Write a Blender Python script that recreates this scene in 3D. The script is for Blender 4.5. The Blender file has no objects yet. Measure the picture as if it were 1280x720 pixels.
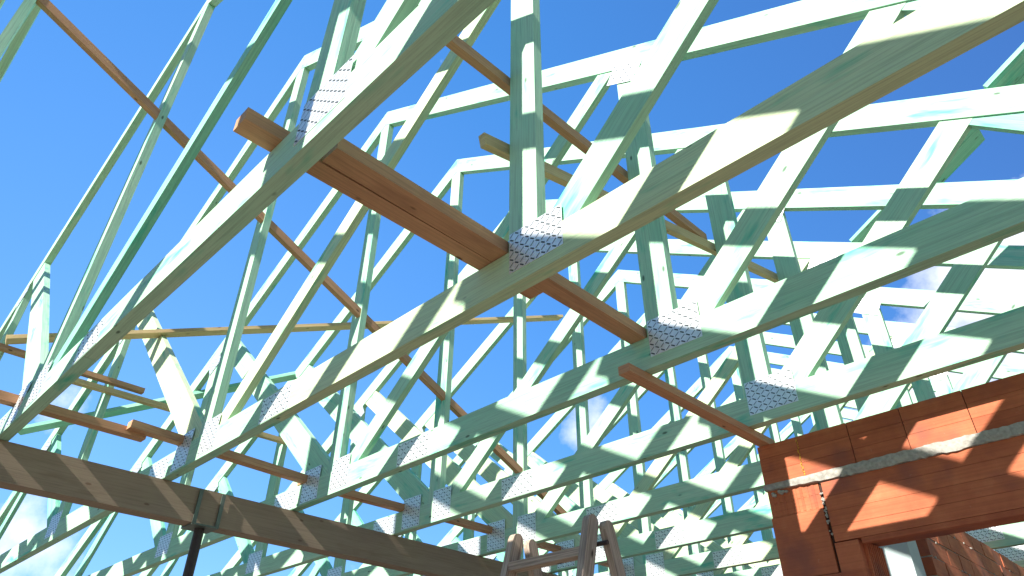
import bpy, bmesh, math, random
from mathutils import Vector, Matrix
random.seed(7)
S = bpy.context.scene
C = S.collection
# ------------------------------------------------------------------ camera
EYE = 1.5                                   # eye height above the floor slab
yaw, pitch, roll = -0.78045, 0.59673, 0.00496
cy, sy, cp, sp = math.cos(yaw), math.sin(yaw), math.cos(pitch), math.sin(pitch)
fw = Vector((sy*cp, cy*cp, sp)); rt = Vector((cy, -sy, 0)); up = rt.cross(fw)
r2 = rt*math.cos(roll)+up*math.sin(roll); u2 = -rt*math.sin(roll)+up*math.cos(roll)
cam = bpy.data.cameras.new('camera'); co = bpy.data.objects.new('camera', cam); C.objects.link(co)
m = Matrix((r2, u2, -fw)).transposed().to_4x4(); m.translation = Vector((0, 0, EYE))
co.matrix_world = m
cam.sensor_width = 36; cam.lens = 874.03/1280*36; cam.clip_start = 0.05; cam.clip_end = 3000
S.camera = co
# ------------------------------------------------------------------ light
SUN = Vector((0.08, -0.90, 0.622)).normalized()          # towards the sun
el = math.asin(SUN.z); az = math.atan2(SUN.x, SUN.y)
W = bpy.data.worlds.new('World'); S.world = W; W.use_nodes = True
nt = W.node_tree; N = nt.nodes; L = nt.links
N.clear()
out = N.new('ShaderNodeOutputWorld'); bg = N.new('ShaderNodeBackground'); L.new(bg.outputs[0], out.inputs[0])
sky = N.new('ShaderNodeTexSky'); sky.sky_type = 'NISHITA'; sky.sun_disc = False
sky.sun_elevation = el; sky.sun_rotation = az; sky.altitude = 300; sky.air_density = 1.0; sky.dust_density = 0.3; sky.ozone_density = 1.5
bg.inputs['Strength'].default_value = 0.08
S.view_settings.view_transform = 'Standard'; S.view_settings.look = 'None'; S.view_settings.gamma = 1
S.view_settings.use_curve_mapping = False
S.view_settings.exposure = 1.05
# clouds: soft noise banks in chosen directions of the sky
tc = N.new('ShaderNodeTexCoord')
no = N.new('ShaderNodeTexNoise'); no.inputs['Scale'].default_value = 9; no.inputs['Detail'].default_value = 7; no.inputs['Roughness'].default_value = .58
L.new(tc.outputs['Generated'], no.inputs['Vector'])
def wmath(op, a, b=None, clamp=False):
    n = N.new('ShaderNodeMath'); n.operation = op; n.use_clamp = clamp
    for i, v in enumerate((a, b)):
        if v is None: continue
        if isinstance(v, (int, float)): n.inputs[i].default_value = v
        else: L.new(v, n.inputs[i])
    return n.outputs[0]
acc = None
for d, rad, amp in (((-.954,.187,.20), .15, .58), ((-.93,.25,.26), .10, .45), ((-.92,.165,.355), .09, .36), ((-.055,.882,.467), .17, 1.0),
                    ((.02,.90,.42), .24, 1.1), ((-.20,.93,.36), .18, .95), ((-.567,.732,.377), .09, .55), ((-.2,.96,.2), .3, .6), ((.25,.9,.3), .3, .7),
                    ((-.75,.64,.1), .2, .6), ((.9,.3,.3), .4, .5), ((-.9,-.4,.2), .3, .5)):
    v = N.new('ShaderNodeVectorMath'); v.operation = 'DISTANCE'; L.new(tc.outputs['Generated'], v.inputs[0]); v.inputs[1].default_value = d
    f = wmath('MULTIPLY', wmath('SUBTRACT', 1.0, wmath('DIVIDE', v.outputs['Value'], rad), True), amp)
    acc = f if acc is None else wmath('MAXIMUM', acc, f)
cm = wmath('MULTIPLY', wmath('ADD', wmath('MULTIPLY', wmath('SUBTRACT', no.outputs[0], .5), 1.3), wmath('SUBTRACT', acc, .34)), 3.0, True)
cm = wmath('MULTIPLY', cm, .8)
mx = N.new('ShaderNodeMix'); mx.data_type = 'RGBA'
L.new(cm, mx.inputs[0]); 
hs = N.new('ShaderNodeHueSaturation'); hs.inputs['Saturation'].default_value = 1.25; hs.inputs['Value'].default_value = 2.0; hs.inputs['Hue'].default_value = .498
vd = N.new('ShaderNodeVectorMath'); vd.operation = 'DISTANCE'; L.new(tc.outputs['Generated'], vd.inputs[0]); vd.inputs[1].default_value = (-.93, .2, .3)
gm = N.new('ShaderNodeMapRange'); L.new(vd.outputs['Value'], gm.inputs[0]); gm.inputs[1].default_value = 0.0; gm.inputs[2].default_value = 1.5; gm.inputs[3].default_value = 1.30; gm.inputs[4].default_value = .62
vs_ = N.new('ShaderNodeVectorMath'); vs_.operation = 'SCALE'; L.new(sky.outputs[0], vs_.inputs[0]); L.new(gm.outputs[0], vs_.inputs['Scale'])
L.new(vs_.outputs[0], hs.inputs['Color'])
gr = N.new('ShaderNodeValToRGB'); ge = gr.color_ramp.elements; ge.new(.5)
for e_, p_, c_ in zip(ge, (0, .42, 1), ((.115, .315, .76, 1), (.046, .210, .60, 1), (.036, .045, .24, 1))): e_.position = p_; e_.color = c_
g2 = N.new('ShaderNodeMapRange'); L.new(vd.outputs['Value'], g2.inputs[0]); g2.inputs[2].default_value = 1.7; L.new(g2.outputs[0], gr.inputs[0])
g3 = N.new('ShaderNodeVectorMath'); g3.operation = 'SCALE'; L.new(gr.outputs[0], g3.inputs[0]); g3.inputs['Scale'].default_value = 9.3
bl = N.new('ShaderNodeMix'); bl.data_type = 'RGBA'; bl.inputs[0].default_value = .72; L.new(hs.outputs[0], bl.inputs[6]); L.new(g3.outputs[0], bl.inputs[7]); L.new(bl.outputs[2], mx.inputs[6]); mx.inputs[7].default_value = (9.0, 9.1, 9.4, 1)
L.new(mx.outputs[2], bg.inputs['Color'])
sl = bpy.data.lights.new('sun', 'SUN'); sl.energy = 5.0; sl.angle = math.radians(.5); sl.color = (1, .955, .88)
so = bpy.data.objects.new('sun', sl); C.objects.link(so)
so.rotation_euler = SUN.to_track_quat('Z', 'Y').to_euler(); so.location = (3, -20, 20)

# ------------------------------------------------------------------ materials
def mat(name, build):
    m = bpy.data.materials.new(name); m.use_nodes = True
    t = m.node_tree; t.nodes.clear()
    o = t.nodes.new('ShaderNodeOutputMaterial'); b = t.nodes.new('ShaderNodeBsdfPrincipled'); t.links.new(b.outputs[0], o.inputs[0])
    build(t, b); return m
def nd(t, typ, **kw):
    n = t.nodes.new(typ)
    for k, v in kw.items():
        if k in n.inputs: n.inputs[k].default_value = v
        else: setattr(n, k, v)
    return n
def ramp(t, fac, stops):
    r = t.nodes.new('ShaderNodeValToRGB'); e = r.color_ramp.elements
    while len(e) < len(stops): e.new(.5)
    for x, (p, c) in zip(e, stops): x.position = p; x.color = (*c, 1) if len(c) == 3 else c
    t.links.new(fac, r.inputs[0]); return r.outputs[0]
def mixc(t, fac, a, b, mode='MIX'):
    n = t.nodes.new('ShaderNodeMix'); n.data_type = 'RGBA'; n.blend_type = mode
    for i, v in ((0, fac), (6, a), (7, b)):
        if isinstance(v, (int, float)): n.inputs[i].default_value = v
        elif isinstance(v, tuple): n.inputs[i].default_value = (*v, 1)
        else: t.links.new(v, n.inputs[i])
    return n.outputs[2]
def uvoff(t, sx, sy_):
    """timber coordinates (UV, metres along / across the board) shifted per object"""
    uv = t.nodes.new('ShaderNodeUVMap'); oi = t.nodes.new('ShaderNodeObjectInfo')
    mp = t.nodes.new('ShaderNodeMapping'); mp.inputs['Scale'].default_value = (sx, sy_, 1)
    ml = t.nodes.new('ShaderNodeMath'); ml.operation = 'MULTIPLY'; ml.inputs[1].default_value = 57.
    cb = t.nodes.new('ShaderNodeCombineXYZ'); t.links.new(oi.outputs['Random'], ml.inputs[0])
    t.links.new(ml.outputs[0], cb.inputs[0]); t.links.new(ml.outputs[0], cb.inputs[2])
    t.links.new(uv.outputs[0], mp.inputs['Vector']); t.links.new(cb.outputs[0], mp.inputs['Location'])
    return mp.outputs[0], oi.outputs['Random']
def timber(pale, green, dark, mix0, mix1, knot=(.12, .2, .13), rough=.68, grain=.085):
    def b(t, p):
        v, rnd = uvoff(t, 1.0, 6.0)
        n1 = nd(t, 'ShaderNodeTexNoise', Scale=1.1, Detail=4., Roughness=.6); t.links.new(v, n1.inputs['Vector'])
        c = ramp(t, n1.outputs[0], [(mix0, pale), (mix1, green)])
        # overall board-to-board tone
        c = mixc(t, .35, c, ramp(t, rnd, [(0, pale), (.5, green), (1, pale)]))
        v2, _ = uvoff(t, 1.4, 60.)
        n2 = nd(t, 'ShaderNodeTexNoise', Scale=2.2, Detail=5., Roughness=.65, Distortion=.6); t.links.new(v2, n2.inputs['Vector'])
        g = ramp(t, n2.outputs[0], [(.38, (1-grain*2.4,)*3), (.55, (1, 1, 1))])
        c = mixc(t, 1.0, c, g, 'MULTIPLY')
        # dark treated blotches
        v3, _ = uvoff(t, 1.6, 7.)
        n3 = nd(t, 'ShaderNodeTexNoise', Scale=1.3, Detail=3., Roughness=.7); t.links.new(v3, n3.inputs['Vector'])
        f3 = ramp(t, n3.outputs[0], [(.56, (0, 0, 0)), (.72, (.85, .85, .85))])
        c = mixc(t, f3, c, dark)
        # knots
        v4, _ = uvoff(t, 4.5, 11.)
        vo = nd(t, 'ShaderNodeTexVoronoi', Scale=1.0, Randomness=1.0); t.links.new(v4, vo.inputs['Vector'])
        k = ramp(t, vo.outputs['Distance'], [(.05, (1, 1, 1)), (.10, (0, 0, 0))])
        c = mixc(t, k, c, knot)
        # drying cracks
        v5, _ = uvoff(t, .55, 34.)
        n5 = nd(t, 'ShaderNodeTexNoise', Scale=1.6, Detail=2., Distortion=.3); t.links.new(v5, n5.inputs['Vector'])
        r5 = ramp(t, n5.outputs[0], [(.497, (0, 0, 0)), (.5, (.55, .55, .55)), (.503, (0, 0, 0))])
        n6 = nd(t, 'ShaderNodeTexNoise', Scale=.8, Detail=1.); t.links.new(v, n6.inputs['Vector'])
        gate = ramp(t, n6.outputs[0], [(.56, (0, 0, 0)), (.62, (1, 1, 1))])
        c = mixc(t, mixc(t, 1., r5, gate, 'MULTIPLY'), c, knot)
        t.links.new(c, p.inputs['Base Color']); p.inputs['Roughness'].default_value = rough
        p.inputs['Specular IOR Level'].default_value = .25
        bp = nd(t, 'ShaderNodeBump', Strength=.25, Distance=.004); t.links.new(n2.outputs[0], bp.inputs['Height']); t.links.new(bp.outputs[0], p.inputs['Normal'])
    return b
M = {}
M['mint'] = mat('green treated timber', timber((.50, .69, .49), (.34, .63, .44), (.05, .49, .33), .35, .64))
M['mint2'] = mat('deep green treated timber', timber((.38, .65, .48), (.20, .56, .40), (.02, .43, .31), .35, .62))
M['pale'] = mat('pale treated timber', timber((.60, .68, .42), (.46, .66, .43), (.10, .48, .28), .42, .72))
M['brown'] = mat('raw brown batten timber', timber((.60, .33, .18), (.52, .27, .145), (.36, .18, .10), .4, .6, (.14, .07, .03)))
M['tan'] = mat('raw tan timber', timber((.70, .52, .28), (.60, .43, .22), (.44, .29, .14), .4, .6, (.22, .10, .04)))
M['beam'] = mat('weathered grey brown beam timber', timber((.36, .28, .205), (.31, .235, .17), (.25, .18, .125), .4, .6, (.20, .13, .09), .8, .07))
M['ladder'] = mat('old ladder wood', timber((.52, .41, .32), (.40, .31, .24), (.20, .15, .12), .4, .6, (.06, .04, .03), .75, .2))
def galv(t, p):
    tc = nd(t, 'ShaderNodeTexCoord'); n = nd(t, 'ShaderNodeTexNoise', Scale=38., Detail=3.); t.links.new(tc.outputs['Object'], n.inputs['Vector'])
    t.links.new(ramp(t, n.outputs[0], [(.3, (.74, .77, .77)), (.7, (.88, .89, .89))]), p.inputs['Base Color'])
    p.inputs['Metallic'].default_value = .5; p.inputs['Roughness'].default_value = .38
M['galv'] = mat('galvanised steel', galv)
def flat(c, rough=.7, metal=0., ns=30., var=.15):
    def b(t, p):
        tc = nd(t, 'ShaderNodeTexCoord'); n = nd(t, 'ShaderNodeTexNoise', Scale=ns, Detail=5.); t.links.new(tc.outputs['Object'], n.inputs['Vector'])
        t.links.new(ramp(t, n.outputs[0], [(.3, tuple(x*(1-var) for x in c)), (.7, tuple(min(1, x*(1+var)) for x in c))]), p.inputs['Base Color'])
        p.inputs['Roughness'].default_value = rough; p.inputs['Metallic'].default_value = metal
        bp = nd(t, 'ShaderNodeBump', Strength=.3, Distance=.003); t.links.new(n.outputs[0], bp.inputs['Height']); t.links.new(bp.outputs[0], p.inputs['Normal'])
    return b
M['slot'] = mat('punched slot dark', flat((.06, .075, .08)))
M['steel'] = mat('painted dark steel', flat((.05, .035, .035), .5, .3))
M['fork'] = mat('dull green grey steel', flat((.12, .15, .13), .5, .4))
M['mortar'] = mat('grey mortar', flat((.36, .34, .30), .95, 0, 60., .25))
M['foam'] = mat('yellow assembly foam', flat((.75, .42, .06), .8))
M['hole'] = mat('dark brick void', flat((.05, .02, .012), .9))
M['render'] = mat('pale grey render', flat((.42, .50, .50), .9, 0, 8., .06))
def clay(t, p):
    tc = nd(t, 'ShaderNodeTexCoord'); oi = nd(t, 'ShaderNodeNewGeometry')
    n = nd(t, 'ShaderNodeTexNoise', Scale=7., Detail=6., Roughness=.65); t.links.new(tc.outputs['Object'], n.inputs['Vector'])
    c = ramp(t, n.outputs[0], [(.3, (.36, .085, .034)), (.55, (.50, .135, .055)), (.75, (.58, .19, .085))])
    c = mixc(t, .35, c, ramp(t, oi.outputs['Random Per Island'], [(0, (.32, .08, .035)), (1, (.60, .19, .085))]))
    # fine extrusion score lines
    mp = nd(t, 'ShaderNodeMapping'); mp.inputs['Scale'].default_value = (1.2, 1.2, 120.); t.links.new(tc.outputs['Object'], mp.inputs['Vector'])
    n2 = nd(t, 'ShaderNodeTexNoise', Scale=1., Detail=3.); t.links.new(mp.outputs[0], n2.inputs['Vector'])
    c = mixc(t, .35, c, ramp(t, n2.outputs[0], [(.35, (.6, .55, .55)), (.6, (1, 1, 1))]), 'MULTIPLY')
    n3 = nd(t, 'ShaderNodeTexNoise', Scale=3.2, Detail=3., Roughness=.6); t.links.new(tc.outputs['Object'], n3.inputs['Vector'])
    c = mixc(t, ramp(t, n3.outputs[0], [(.52, (0, 0, 0)), (.66, (.7, .7, .7))]), c, (.24, .075, .055))
    n4 = nd(t, 'ShaderNodeTexNoise', Scale=26., Detail=6., Roughness=.8); t.links.new(tc.outputs['Object'], n4.inputs['Vector'])
    c = mixc(t, ramp(t, n4.outputs[0], [(.62, (0, 0, 0)), (.75, (.4, .4, .4))]), c, (.62, .40, .30))
    t.links.new(c, p.inputs['Base Color']); p.inputs['Roughness'].default_value = .85
    bp = nd(t, 'ShaderNodeBump', Strength=.2, Distance=.003); t.links.new(n2.outputs[0], bp.inputs['Height']); t.links.new(bp.outputs[0], p.inputs['Normal'])
M['clay'] = mat('fired clay block', clay)
M['floor'] = mat('dusty concrete slab', flat((.14, .115, .09), .9, 0, 3., .25))
M['ground'] = mat('bare earth and grass', flat((.14, .12, .07), .95, 0, .4, .35))

# ------------------------------------------------------------------ helpers
def link(name, bm, mats, parent=None, smooth=False):
    me = bpy.data.meshes.new(name); bmesh.ops.recalc_face_normals(bm, faces=bm.faces); bm.to_mesh(me); bm.free()
    for x in (mats if isinstance(mats, (list, tuple)) else [mats]): me.materials.append(x)
    if smooth:
        for f in me.polygons: f.use_smooth = True
    o = bpy.data.objects.new(name, me); C.objects.link(o)
    if parent: o.parent = parent
    return o
def tag(o, label=None, cat=None, group=None, kind=None):
    if label: o['label'] = label
    if cat: o['category'] = cat
    if group: o['group'] = group
    if kind: o['kind'] = kind
    return o
def empty(name, loc=(0, 0, 0)):
    o = bpy.data.objects.new(name, None); C.objects.link(o); o.location = loc; o.empty_display_size = .2; return o
def clip(poly, n, d):
    """keep the part of a 2D convex polygon where p.n <= d"""
    res = []
    for i, a in enumerate(poly):
        b = poly[(i+1) % len(poly)]
        da = a[0]*n[0]+a[1]*n[1]-d; db = b[0]*n[0]+b[1]*n[1]-d
        if da <= 0: res.append(a)
        if (da < 0 < db) or (db < 0 < da):
            s = da/(da-db); res.append((a[0]+(b[0]-a[0])*s, a[1]+(b[1]-a[1])*s))
    return res
def board_xz(bm, p0, p1, w, y0, y1, clips=(), seed=0.):
    """a board lying in the truss plane: centre line p0-p1 in (x, z), width w, from y0 to y1"""
    dx, dz = p1[0]-p0[0], p1[1]-p0[1]; l = math.hypot(dx, dz); dx /= l; dz /= l; nx, nz = -dz, dx; h = w/2
    poly = [(p0[0]+nx*h, p0[1]+nz*h), (p0[0]-nx*h, p0[1]-nz*h), (p1[0]-nx*h, p1[1]-nz*h), (p1[0]+nx*h, p1[1]+nz*h)]
    for n, d in clips: poly = clip(poly, n, d)
    uvl = bm.loops.layers.uv.verify()
    a = [bm.verts.new((x, y0, z)) for x, z in poly]; b = [bm.verts.new((x, y1, z)) for x, z in poly]
    def uvp(v): return ((v.co.x-p0[0])*dx+(v.co.z-p0[1])*dz+seed, (v.co.x-p0[0])*nx+(v.co.z-p0[1])*nz)
    fs = [bm.faces.new(a), bm.faces.new(b[::-1])]
    k = len(a)
    for i in range(k): fs.append(bm.faces.new((a[i], b[i], b[(i+1) % k], a[(i+1) % k])))
    for j, f in enumerate(fs):
        for lp in f.loops:
            u, v = uvp(lp.vert)
            lp[uvl].uv = (u, v+.31*j) if j < 2 else (u, (lp.vert.co.y-y0)+.7+.31*j)
def stick(bm, p0, p1, w, t, upv=(0, 0, 1), seed=0.):
    """a straight board between two 3D points: w wide along side vector, t thick along the up vector"""
    p0 = Vector(p0); p1 = Vector(p1); d = (p1-p0); l = d.length; d.normalize()
    s = d.cross(Vector(upv)).normalized(); u = s.cross(d).normalized()
    uvl = bm.loops.layers.uv.verify()
    vs = []
    for e, q in enumerate((p0, p1)):
        for a, b in ((-1, -1), (1, -1), (1, 1), (-1, 1)): vs.append(bm.verts.new(q+s*(a*w/2)+u*(b*t/2)))
    idx = [(0, 1, 2, 3), (4, 5, 6, 7), (0, 1, 5, 4), (1, 2, 6, 5), (2, 3, 7, 6), (3, 0, 4, 7)]
    for j, f in enumerate(idx):
        fc = bm.faces.new([vs[i] for i in f])
        for lp, i in zip(fc.loops, f):
            c = vs[i].co-p0
            lp[uvl].uv = (c.dot(d)+seed, c.dot(s)+.2*j+c.dot(u)) if j > 1 else (c.dot(s)*.3, c.dot(u))
def box(bm, x0, x1, y0, y1, z0, z1, mi=0):
    v = [bm.verts.new((x, y, z)) for x in (x0, x1) for y in (y0, y1) for z in (z0, z1)]
    uvl = bm.loops.layers.uv.verify()
    for f in ((0, 1, 3, 2), (4, 6, 7, 5), (0, 4, 5, 1), (2, 3, 7, 6), (0, 2, 6, 4), (1, 5, 7, 3)):
        fc = bm.faces.new([v[i] for i in f]); fc.material_index = mi
        for lp in fc.loops:
            c = lp.vert.co; lp[uvl].uv = (c.x+c.y, c.z+c.y)
def cyl(bm, p0, p1, r, n=14, r1=None):
    p0 = Vector(p0); p1 = Vector(p1); q = (p1-p0).to_track_quat('Z', 'Y')
    m = Matrix.Translation((p0+p1)/2) @ q.to_matrix().to_4x4()
    bmesh.ops.create_cone(bm, cap_ends=True, segments=n, radius1=r, radius2=r if r1 is None else r1, depth=(p1-p0).length, matrix=m)
Z0 = EYE

# ------------------------------------------------------------------ ground
bm = bmesh.new(); box(bm, -600, 600, -600, 600, -1.2, -.154); tag(link('ground', bm, M['ground']), kind='structure')
bm = bmesh.new(); box(bm, -11, 3.5, -7, 14, -.15, 0); tag(link('floor_slab', bm, M['floor']), kind='structure')

# ------------------------------------------------------------------ roof trusses
CX = -4.07                                     # ridge line
RZ = 5.13+Z0; SL = .571                        # ridge height, pitch
B0, B1 = 1.453+Z0, 1.61+Z0                     # bottom chord, lower and upper edge
TH = .06
cosr = 1/math.hypot(1, SL)
RW = .155
def rtop(x): return RZ-SL*abs(x-CX)
HALF = (RZ-B1)/SL                              # where the rafter's top meets the chord's top
BMID = (B0+B1)/2
def rafter_clip(side, off):                    # keep below the rafter centre line on one side
    n = (side*SL*cosr, cosr); d = (RZ*cosr+side*SL*CX*cosr)-off
    return (n, d)
def plate_mesh(w, h, cols, rows):
    bm = bmesh.new(); box(bm, 0, w, -.002, 0, 0, h)
    for i in range(cols):
        for j in range(rows):
            cx = (i+.5)*w/cols; cz = (j+.5)*h/rows
            s = 1 if (i+j) % 2 else -1
            a = math.radians(40 if s > 0 else -32); L_ = .0125 if s > 0 else .0105; t_ = .0014 if s > 0 else .0028
            dx, dz = math.cos(a), math.sin(a)
            vs = [bm.verts.new((cx+dx*L_*p-dz*t_*q_, -.0032, cz+dz*L_*p+dx*t_*q_)) for p, q_ in ((-1, -1), (1, -1), (1, 1), (-1, 1))]
            f = bm.faces.new(vs); f.material_index = 1
    me = bpy.data.meshes.new('nail_plate'); bm.to_mesh(me); bm.free()
    me.materials.append(M['galv']); me.materials.append(M['slot']); return me
PM = {'node': plate_mesh(.265, .185, 10, 8), 'post': plate_mesh(.20, .21, 7, 8), 'splice': plate_mesh(.29, .14, 10, 5), 'small': plate_mesh(.22, .14, 8, 5),
      'tall': plate_mesh(.21, .23, 7, 9)}
def make_truss():
    root = empty('roof_truss')
    def board(name, p0, p1, w, m, inset=0., clips=(), seed=0.):
        bm = bmesh.new(); board_xz(bm, p0, p1, w, inset, TH-inset, clips, seed); return link(name, bm, m, root)
    XL, XR = CX-HALF-.1, CX+HALF+.1
    # bottom chord in two lengths butted at the splice plate
    board('bottom_chord', (XL, BMID), (-3.212, BMID), B1-B0, M['mint'], 0, [rafter_clip(-1, 0)], 3.)
    board('bottom_chord', (-3.209, BMID), (XR, BMID), B1-B0, M['mint'], 0, [rafter_clip(1, 0)], 11.)
    for s in (-1, 1):
        # rafter, cut plumb at the ridge and seated on the chord
        p0 = (CX, RZ-RW/2/cosr); p1 = (CX+s*(HALF+.75), RZ-RW/2/cosr-SL*(HALF+.75))
        board('top_chord', (p0[0]-s*.2, p0[1]+SL*.2), p1, RW, M['mint'], .002, [((-s, 0), -s*CX-.001), ((0, -1), -(B1+.001)) ] if False else [((-s, 0), -s*CX-.001)], 5.+s)
    A = ((0, -1), -BMID)                        # webs stop at the chord's centre line
    def web(x0, z0, x1, z1, w, m, inset, side, seed):
        dx, dz = x1-x0, z1-z0; l = math.hypot(dx, dz); dx /= l; dz /= l
        board('web', (x0-dx*.5, z0-dz*.5), (x1+dx*.5, z1+dz*.5), w, m, inset, [A, rafter_clip(side, RW/2)], seed)
    k0 = Z0
    bmk = bmesh.new()
    board_xz(bmk, (CX, BMID), (CX, RZ), .125, .004, TH-.004, [rafter_clip(1, RW/2), rafter_clip(-1, RW/2)], 2.)
    link('web', bmk, M['mint'], root)
    web(-1.435, 1.53+k0, -1.435, 3.5+k0, .15, M['mint'], .005, 1, 4.)
    web(-3.95, 1.56+k0, -1.60, 3.52+k0, .12, M['pale'], .008, 1, 6.)
    web(-1.27, 1.62+k0, -.12, 2.70+k0, .145, M['mint'], .010, 1, 8.)
    web(-.02, 2.65+k0, 1.10, 1.53+k0, .12, M['mint2'], .012, 1, 9.)
    web(-6.705, 1.53+k0, -6.705, 3.5+k0, .15, M['mint'], .005, -1, 14.)
    web(-4.25, 1.66+k0, -6.42, 3.50+k0, .20, M['pale'], .008, -1, 16.)
    web(-6.87, 1.62+k0, -8.02, 2.70+k0, .145, M['mint2'], .010, -1, 18.)
    web(-8.12, 2.65+k0, -9.24, 1.53+k0, .12, M['mint2'], .012, -1, 19.)
    for kind, x, z, r in (('node', -1.50, 1.505, 0), ('post', -4.07, 1.475, 0), ('splice', -3.345, 1.457, 0), ('splice', -4.80, 1.457, 0),
                       ('node', -6.87, 1.50, 0), ('tall', -4.43, 1.465, 0), ('small', -1.58, 3.40, -.52), ('small', -6.76, 3.28, .52),
                       ('small', -8.2, 2.52, .52)):
        o = bpy.data.objects.new('nail_plate', PM[kind]); C.objects.link(o); o.parent = root
        o.location = (x, 0, z+Z0); o.rotation_euler.y = -r
    return root
YK = {-1: -1.21, 0: -.31, 1: .592, 2: 1.500, 3: 2.402, 4: 3.292, 5: 4.197, 6: 5.08, 7: 5.985}
for k in range(8, 15): YK[k] = 5.985+.9*(k-7)
LAB = {-1: 'first green roof truss of the row, behind the camera',
 0: 'green roof truss overhead, only its post cutting the top left corner of the photo',
 1: 'nearest full roof truss, its chord rising steeply from the left end of the beam',
 2: 'roof truss whose broad yellowish chord crosses the photo centre to the top right corner',
 3: 'roof truss whose chord carries the bright nail plate right of the photo centre',
 4: 'roof truss whose chord passes just above the top left corner of the brick wall',
 5: 'first green roof truss behind the brick wall, its chord cut off by the wall end',
 6: 'second green roof truss behind the brick wall, counting from the wall',
 7: 'third green roof truss behind the brick wall, chord just above the ladder tips',
 8: 'fourth green roof truss behind the brick wall, seen low in the photo centre',
 9: 'fifth green roof truss behind the brick wall', 10: 'sixth green roof truss behind the brick wall',
 11: 'seventh green roof truss behind the brick wall', 12: 'third last green roof truss at the far end of the row',
 13: 'second last green roof truss at the far end of the row', 14: 'last green roof truss at the far end of the row'}
OVR = {2: {'bottom_chord.001': 'pale', 'web.003': 'mint'}, 1: {'web.002': 'mint2', 'web.006': 'mint'}, 4: {'web.002': 'mint', 'web.006': 'mint'},
       3: {'web.002': 'mint', 'web.006': 'mint'}, 5: {'web.002': 'mint'}, 7: {'bottom_chord.001': 'pale', 'web.006': 'mint'}}
proto = make_truss()
kids = list(proto.children)
for k in sorted(YK):
    if k == -1: r = proto
    else:
        r = proto.copy(); C.objects.link(r)
        for ch in kids:
            c = ch.copy(); C.objects.link(c); c.parent = r
            if k in OVR and ch.name in OVR[k]:
                c.material_slots[0].link = 'OBJECT'; c.material_slots[0].material = M[OVR[k][ch.name]]
    lean = random.uniform(-.004, .004)-(.012 if k == 1 else 0)     # trusses stand a little out of plumb, pivoting at the chord
    r.location = (0, YK[k]+lean*B0, random.uniform(-.003, .003)); r.rotation_euler = (lean, 0, random.uniform(-.0012, .0012))
    tag(r, LAB[k], 'roof truss', 'green timber roof trusses in a row')

# ------------------------------------------------------------------ battens and braces on the trusses
def batten(name, label, p0, p1, w, t, m, cat='batten', group=None, upv=(0, 0, 1), seed=0.):
    bm = bmesh.new(); a = Vector(p0)+Vector((0, 0, Z0)); b = Vector(p1)+Vector((0, 0, Z0))
    stick(bm, a, b, w, t, upv, seed); return tag(link(name, bm, M[m]), label, cat, group)
G = 'raw timber battens laid across the chords'
batten('batten', 'brown batten with a pale sawn end sticking out left of the nearest chord', (-1.645, .47, 1.637), (-1.638, 1.80, 1.637), .075, .05, 'brown', group=G, seed=1)
batten('batten', 'wide brown batten beside the pale ended one, reaching from the nearest to the third chord', (-1.555, .735, 1.640), (-1.56, 2.44, 1.640), .085, .055, 'brown', group=G, seed=4)
batten('batten', 'reddish batten running under the third chord to the corner of the brick wall', (-1.575, 2.29, 1.432), (-1.545, 3.56, 1.432), .06, .04, 'brown', group=G, seed=8)
for i, (lab, p0, p1) in enumerate((
    ('orange brown batten low at the left edge, over the grey beam', (-4.40, -1.2, 1.636), (-4.44, 1.30, 1.636)),
    ('orange brown batten over the beam, second length from the left edge', (-4.375, 1.18, 1.662), (-4.42, 2.50, 1.637)),
    ('orange brown batten over the beam, third length from the left edge', (-4.47, 2.40, 1.638), (-4.44, 3.70, 1.638)),
    ('orange brown batten over the beam, farthest length behind the ladder', (-4.40, 3.55, 1.636), (-4.42, 7.4, 1.636)))):
    batten('batten', lab, p0, p1, .07, .048, 'brown', group=G, seed=12+i)
batten('batten', 'short dark batten with a square end against the sky at left', (-6.60, -.4, 2.84), (-6.585, 1.80, 2.835), .06, .045, 'brown', group=G, seed=20)
batten('batten', 'thin tan batten just below the short dark one at left', (-6.60, 1.15, 2.745), (-6.60, 3.3, 2.78), .06, .045, 'tan', group=G, seed=22)
GB = 'timber braces nailed across the trusses'
batten('brace', 'long brown diagonal brace falling from the top left corner across the king posts', (-4.135+.10, -.90, 4.33), (-4.135+.10, 4.75, 1.80), .045, .06, 'brown', 'brace', GB, (0, 0, 1), 30)
batten('brace', 'long tan brace running almost level across the left half of the photo', (-5.75, .56, 2.54), (-4.74, 5.64, 4.55), .11, .03, 'tan', 'brace', GB, (0, 0, 1), 33)
batten('brace', 'dark green brace rising to the right behind the leftmost posts', (-8.02, 1.2, 2.68), (-6.57, 3.25, 3.53), .13, .035, 'mint2', 'brace', GB, (0, 0, 1), 35)
batten('brace', 'brown double brace from behind the nearest chord to behind the upright post', (-1.55, .85, 2.61), (-1.55, 3.25, 2.68), .04, .06, 'brown', 'brace', GB, (0, 0, 1), 37)
batten('brace', 'tan brace with a bright sawn end starting left of the tall upright post', (-1.545, 1.38, 2.15), (-1.545, 5.2, 3.13), .035, .06, 'tan', 'brace', GB, (0, 0, 1), 40)
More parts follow.
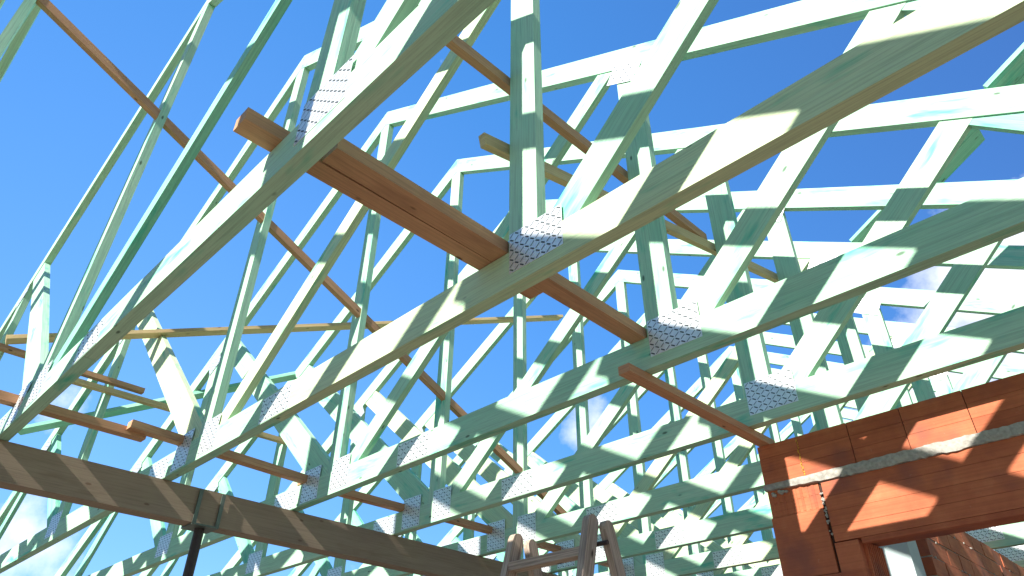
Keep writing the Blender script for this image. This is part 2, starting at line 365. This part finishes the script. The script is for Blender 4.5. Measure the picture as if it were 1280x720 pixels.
# flat valley boards lying on the right-hand rafters
for k, xs, ln, lab in ((4, .045, 1.3, 'dark green flat board rising at the right edge, on the fourth truss rafter'),
                       (5, -.56, .55, 'small dark green board on the rafter of the fifth truss'),
                       (6, -1.19, .45, 'small dark green board on the rafter of the sixth truss')):
    y = YK[k]; z = rtop(xs)
    root = empty('valley_board', (xs, y, z)); tag(root, lab, 'board', 'flat green valley boards on the rafters')
    for j in range(2):
        bm = bmesh.new(); board_xz(bm, (0, .014), (ln*.868, .014+ln*.497), .026, j*.148, j*.148+.145, (), 50+j)
        o = link('plank', bm, M['mint2'], root)

# ------------------------------------------------------------------ timber beam and its steel prop
bm = bmesh.new(); box(bm, -4.66, -4.535, -3.0, 8.0, 1.235+Z0, 1.449+Z0)
for f in bm.faces:
    for lp in f.loops: lp[bm.loops.layers.uv.verify()].uv = (lp.vert.co.y, lp.vert.co.z+lp.vert.co.x)
tag(link('support_beam', bm, M['beam']), 'thick grey brown timber beam under the truss chords at lower left', 'beam')
root = empty('steel_prop', (-4.60, 1.835, 0)); tag(root, 'dark adjustable steel prop holding the timber beam in its fork head', 'prop')
bm = bmesh.new(); cyl(bm, (0, 0, 0), (0, 0, 1.35), .038); link('outer_tube', bm, M['steel'], root, False)
bm = bmesh.new(); cyl(bm, (0, 0, 1.33), (0, 0, 1.222+Z0), .031); link('inner_tube', bm, M['steel'], root)
bm = bmesh.new(); box(bm, -.085, .085, -.085, .085, 1.222+Z0, 1.232+Z0)
for sx in (-1, 1):
    for s_ in (-1, 1):
        x0 = sx*.071; box(bm, min(x0, x0+sx*.008), max(x0, x0+sx*.008), s_*.075-.012, s_*.075+.012, 1.2325+Z0, 1.44+Z0)
link('fork_head', bm, M['fork'], root)
bm = bmesh.new(); box(bm, -.1, .1, -.1, .1, 0, .008); link('base_plate', bm, M['steel'], root)
bm = bmesh.new(); cyl(bm, (0, 0, 1.30), (0, 0, 1.38), .052); link('collar_nut', bm, M['steel'], root)

# ------------------------------------------------------------------ hollow clay block wall with an opening
wf, wb = 3.486, 3.77
root = empty('brick_wall', (0, wf, 0)); tag(root, 'orange hollow clay block wall with an opening at lower right', 'wall')
def blocks(bm, x0, x1, z0, z1, joints, y0, y1, gap=.0035, mi=0, grooves=True):
    """a course of blocks, each its own solid with scored grooves in the face"""
    xs = [x0]+list(joints)+[x1]
    for a, b in zip(xs, xs[1:]):
        a += gap/2; b -= gap/2
        box(bm, a, b, y0+.008, y1, z0, z1)
        n = max(1, round((z1-z0)/.07)) if grooves else 1
        h = (z1-z0)/n
        jit = random.uniform(-.0015, .0015)
        for i in range(n):
            box(bm, a, b, y0+jit, y0+.0079, z0+i*h+(.0007 if i else 0), z0+(i+1)*h-(.0007 if i < n-1 else 0))
bm = bmesh.new()
top = 1.41
blocks(bm, -1.59, 1.2, 1.202+Z0, top+Z0, [-1.371, -1.109, -.856, -.580, -.325, -.07, .19, .44, .70, .95], 0, wb-wf)
blocks(bm, -1.588, -1.318, 1.035+Z0, 1.172+Z0, [], .012, wb-wf)
blocks(bm, -1.59, -1.318, .735+Z0, 1.031+Z0, [], 0, wb-wf, grooves=False)
z = .732; r = 0
while z > -1.5:
    z1 = max(-1.5, z-.24); js = [-1.45] if r % 2 else []
    blocks(bm, -1.59, -1.192, z1+Z0+.004, z+Z0, js, 0, wb-wf); z = z1; r += 1
link('masonry', bm, M['clay'], root)
bm = bmesh.new()   # jamb blocks with extruded ribs on the reveal
z = .862
while z > .5:
    box(bm, -1.306, -1.196, .0, wb-wf, z-.36+Z0, z+Z0)
    for i in range(9):
        y = .05+i*.024; box(bm, -1.1955, -1.182, y, y+.013, z-.36+Z0, z+Z0)
    z -= .364
link('jamb', bm, M['clay'], root)
bm = bmesh.new()   # lintel: long clay shell pieces, front lip lower than the soffit
blocks(bm, -1.302, 1.2, .868+Z0, 1.150+Z0, [-.17], 0, .10, grooves=True)
box(bm, -1.302, 1.2, .102, wb-wf, .880+Z0, 1.150+Z0)
box(bm, -1.18, 1.2, .0, .035, .842+Z0, .866+Z0)
link('lintel', bm, M['clay'], root)
# mortar bed, thicker to the right, with a ragged face
bm = bmesh.new(); n = 150; rows = []
uvl = None
for i in range(n+1):
    x = -1.594+i*(2.79)/n; th = min(1, max(0, (x+1.60)/.5))
    j = lambda a: random.uniform(-a, a)
    zt = 1.2010; zb = 1.176-.023*th
    y = -.004-.006*th
    rows.append([bm.verts.new((x, .02, zt+Z0)), bm.verts.new((x, y+j(.002), zt+Z0+.001+j(.003)*th)), bm.verts.new((x, y-.002*th+j(.0025), (zt+zb)/2+Z0+j(.005))),
                 bm.verts.new((x, y+j(.002), zb+Z0-.002*th+j(.005)*th)), bm.verts.new((x, .02, zb+Z0-.004))])
for a, b in zip(rows, rows[1:]):
    for i in range(4): bm.faces.new((a[i], a[i+1], b[i+1], b[i]))
box(bm, -1.588, -1.319, .02, wb-wf-.003, 1.1725+Z0, 1.2005+Z0); box(bm, -1.3165, 1.2, .02, wb-wf-.003, 1.1525+Z0, 1.2005+Z0)
link('mortar_bed', bm, M['mortar'], root)
bm = bmesh.new()   # dark gap with foam blobs between the pier and the lintel
box(bm, -1.3175, -1.3025, .015, .2, .70+Z0, 1.150+Z0); link('open_joint', bm, M['hole'], root)
bm = bmesh.new()
for i in range(26):
    bmesh.ops.create_icosphere(bm, subdivisions=1, radius=random.uniform(.003, .008), matrix=Matrix.Translation((-1.31+random.uniform(-.006, .006), .006, .90+Z0+random.betavariate(2, 2)*.22)))
for i in range(10):
    bmesh.ops.create_icosphere(bm, subdivisions=1, radius=random.uniform(.004, .012), matrix=Matrix.Translation((-1.53+random.uniform(-.03, .06), .004, 1.150+Z0+random.uniform(-.008, .008))))
link('mortar_crumbs', bm, M['mortar'], root)
bm = bmesh.new()
for i in range(34):
    bmesh.ops.create_icosphere(bm, subdivisions=1, radius=random.uniform(.002, .0045), matrix=Matrix.Translation((-1.371+random.uniform(-.004, .004), -.001, 1.205+Z0+i*.006)))
link('foam_bead', bm, M['foam'], root)
bm = bmesh.new()
for i in range(5):
    x = -1.54+i*.042; box(bm, x, x+.022, -.0025, .01, .668+Z0, .690+Z0)
link('block_voids', bm, M['hole'], root)
bm = bmesh.new()
for i in range(8):
    x = -1.575+i*.031; box(bm, x, x+.014, .0105, .02, 1.04+Z0, 1.168+Z0)
link('rib', bm, M['clay'], root)

# second wall beyond the opening, running away from the camera
root = empty('side_wall', (-1.31, 5.0, 0)); tag(root, 'brown block wall running away behind the opening, mortar flecks on its face', 'wall')
bm = bmesh.new(); z = 1.41; r = 0
while z > -1.5:
    z1 = max(-1.5, z-.115)
    y = 0 if r % 2 else -.12
    while y < 4.2:
        a = max(0, y)+.003; b = min(4.2, y+.25)-.003
        if b > a: box(bm, -.26, random.uniform(-.004, .002), a, b, z1+Z0+.005, z+Z0-.003)
        y += .25
    z = z1; r += 1
link('masonry', bm, M['clay'], root)
bm = bmesh.new(); box(bm, -.255, -.006, .004, 4.19, 0, 1.405+Z0)
for i in range(240):
    zz = 1.41-.115*random.randint(1, 12)
    bmesh.ops.create_icosphere(bm, subdivisions=1, radius=random.uniform(.004, .011), matrix=Matrix.Translation((-.004, random.uniform(0, 4.2), zz+Z0+random.uniform(-.006, .006))))
link('mortar', bm, M['mortar'], root)
bm = bmesh.new(); box(bm, -1.62, -1.345, 4.72, 4.90, 0, 1.36+Z0)
tag(link('rendered_pier', bm, M['render']), 'smooth pale grey pier seen through the opening in the brick wall', 'pier')

# ------------------------------------------------------------------ wooden step ladder
root = empty('step_ladder', (-1.76, 2.0, 0)); tag(root, 'old wooden step ladder with rounded stile tops at the bottom edge', 'ladder')
def stile(p0, p1, w, t):
    bm = bmesh.new(); p0 = Vector(p0); p1 = Vector(p1); d = (p1-p0).normalized(); s = Vector((1, 0, 0)); u = d.cross(s).normalized()
    uvl = bm.loops.layers.uv.verify()
    prof = [(0, 1)]
    pts = []; L_ = (p1-p0).length
    out_ = [(-w/2, 0), (w/2, 0), (w/2, L_-w*.55)]
    for i in range(1, 8):
        a = math.pi*i/8; out_.append((math.cos(a)*w/2, L_-w*.55+math.sin(a)*w*.55))
    out_.append((-w/2, L_-w*.55))
    A = [bm.verts.new(p0+u*a+d*b-s*t/2) for a, b in out_]; B = [bm.verts.new(p0+u*a+d*b+s*t/2) for a, b in out_]
    fs = [bm.faces.new(A), bm.faces.new(B[::-1])]; k = len(A)
    for i in range(k): fs.append(bm.faces.new((A[i], B[i], B[(i+1) % k], A[(i+1) % k])))
    for j, f in enumerate(fs):
        for lp in f.loops:
            c = lp.vert.co-p0; lp[uvl].uv = (c.dot(d), c.dot(u)+c.x+.17*j)
    return bm
zt = .735+Z0
for sx in (-.185, .185):
    link('stile', stile((sx*1.25, -.62, 0), (sx, .0, zt), .055, .030), M['ladder'], root)
    link('stile', stile((sx*1.25+.036, .66, 0), (sx+.036, .03, zt-.02), .05, .028), M['ladder'], root)
    bm = bmesh.new(); cyl(bm, (sx-.02, .012, zt-.10), (sx+.056, .012, zt-.10), .008); link('hinge_bolt', bm, M['steel'], root)
for i in range(6):
    f = 1-(.13+i*.30)/zt; z = zt-.13-i*.30; y = -.62*(1-z/zt)
    bm = bmesh.new(); stick(bm, (-.185*(1+.25*(1-z/zt))+.012, y, z), (.185*(1+.25*(1-z/zt))-.012, y, z), .05, .03, (0, 0, 1), i); link('rung', bm, M['ladder'], root)
    if i:
        y2 = .66*(1-z/zt)+.03
        bm = bmesh.new(); stick(bm, (-.14, y2, z), (.21, y2, z), .05, .03, (0, 0, 1), i+20); link('rung', bm, M['ladder'], root)
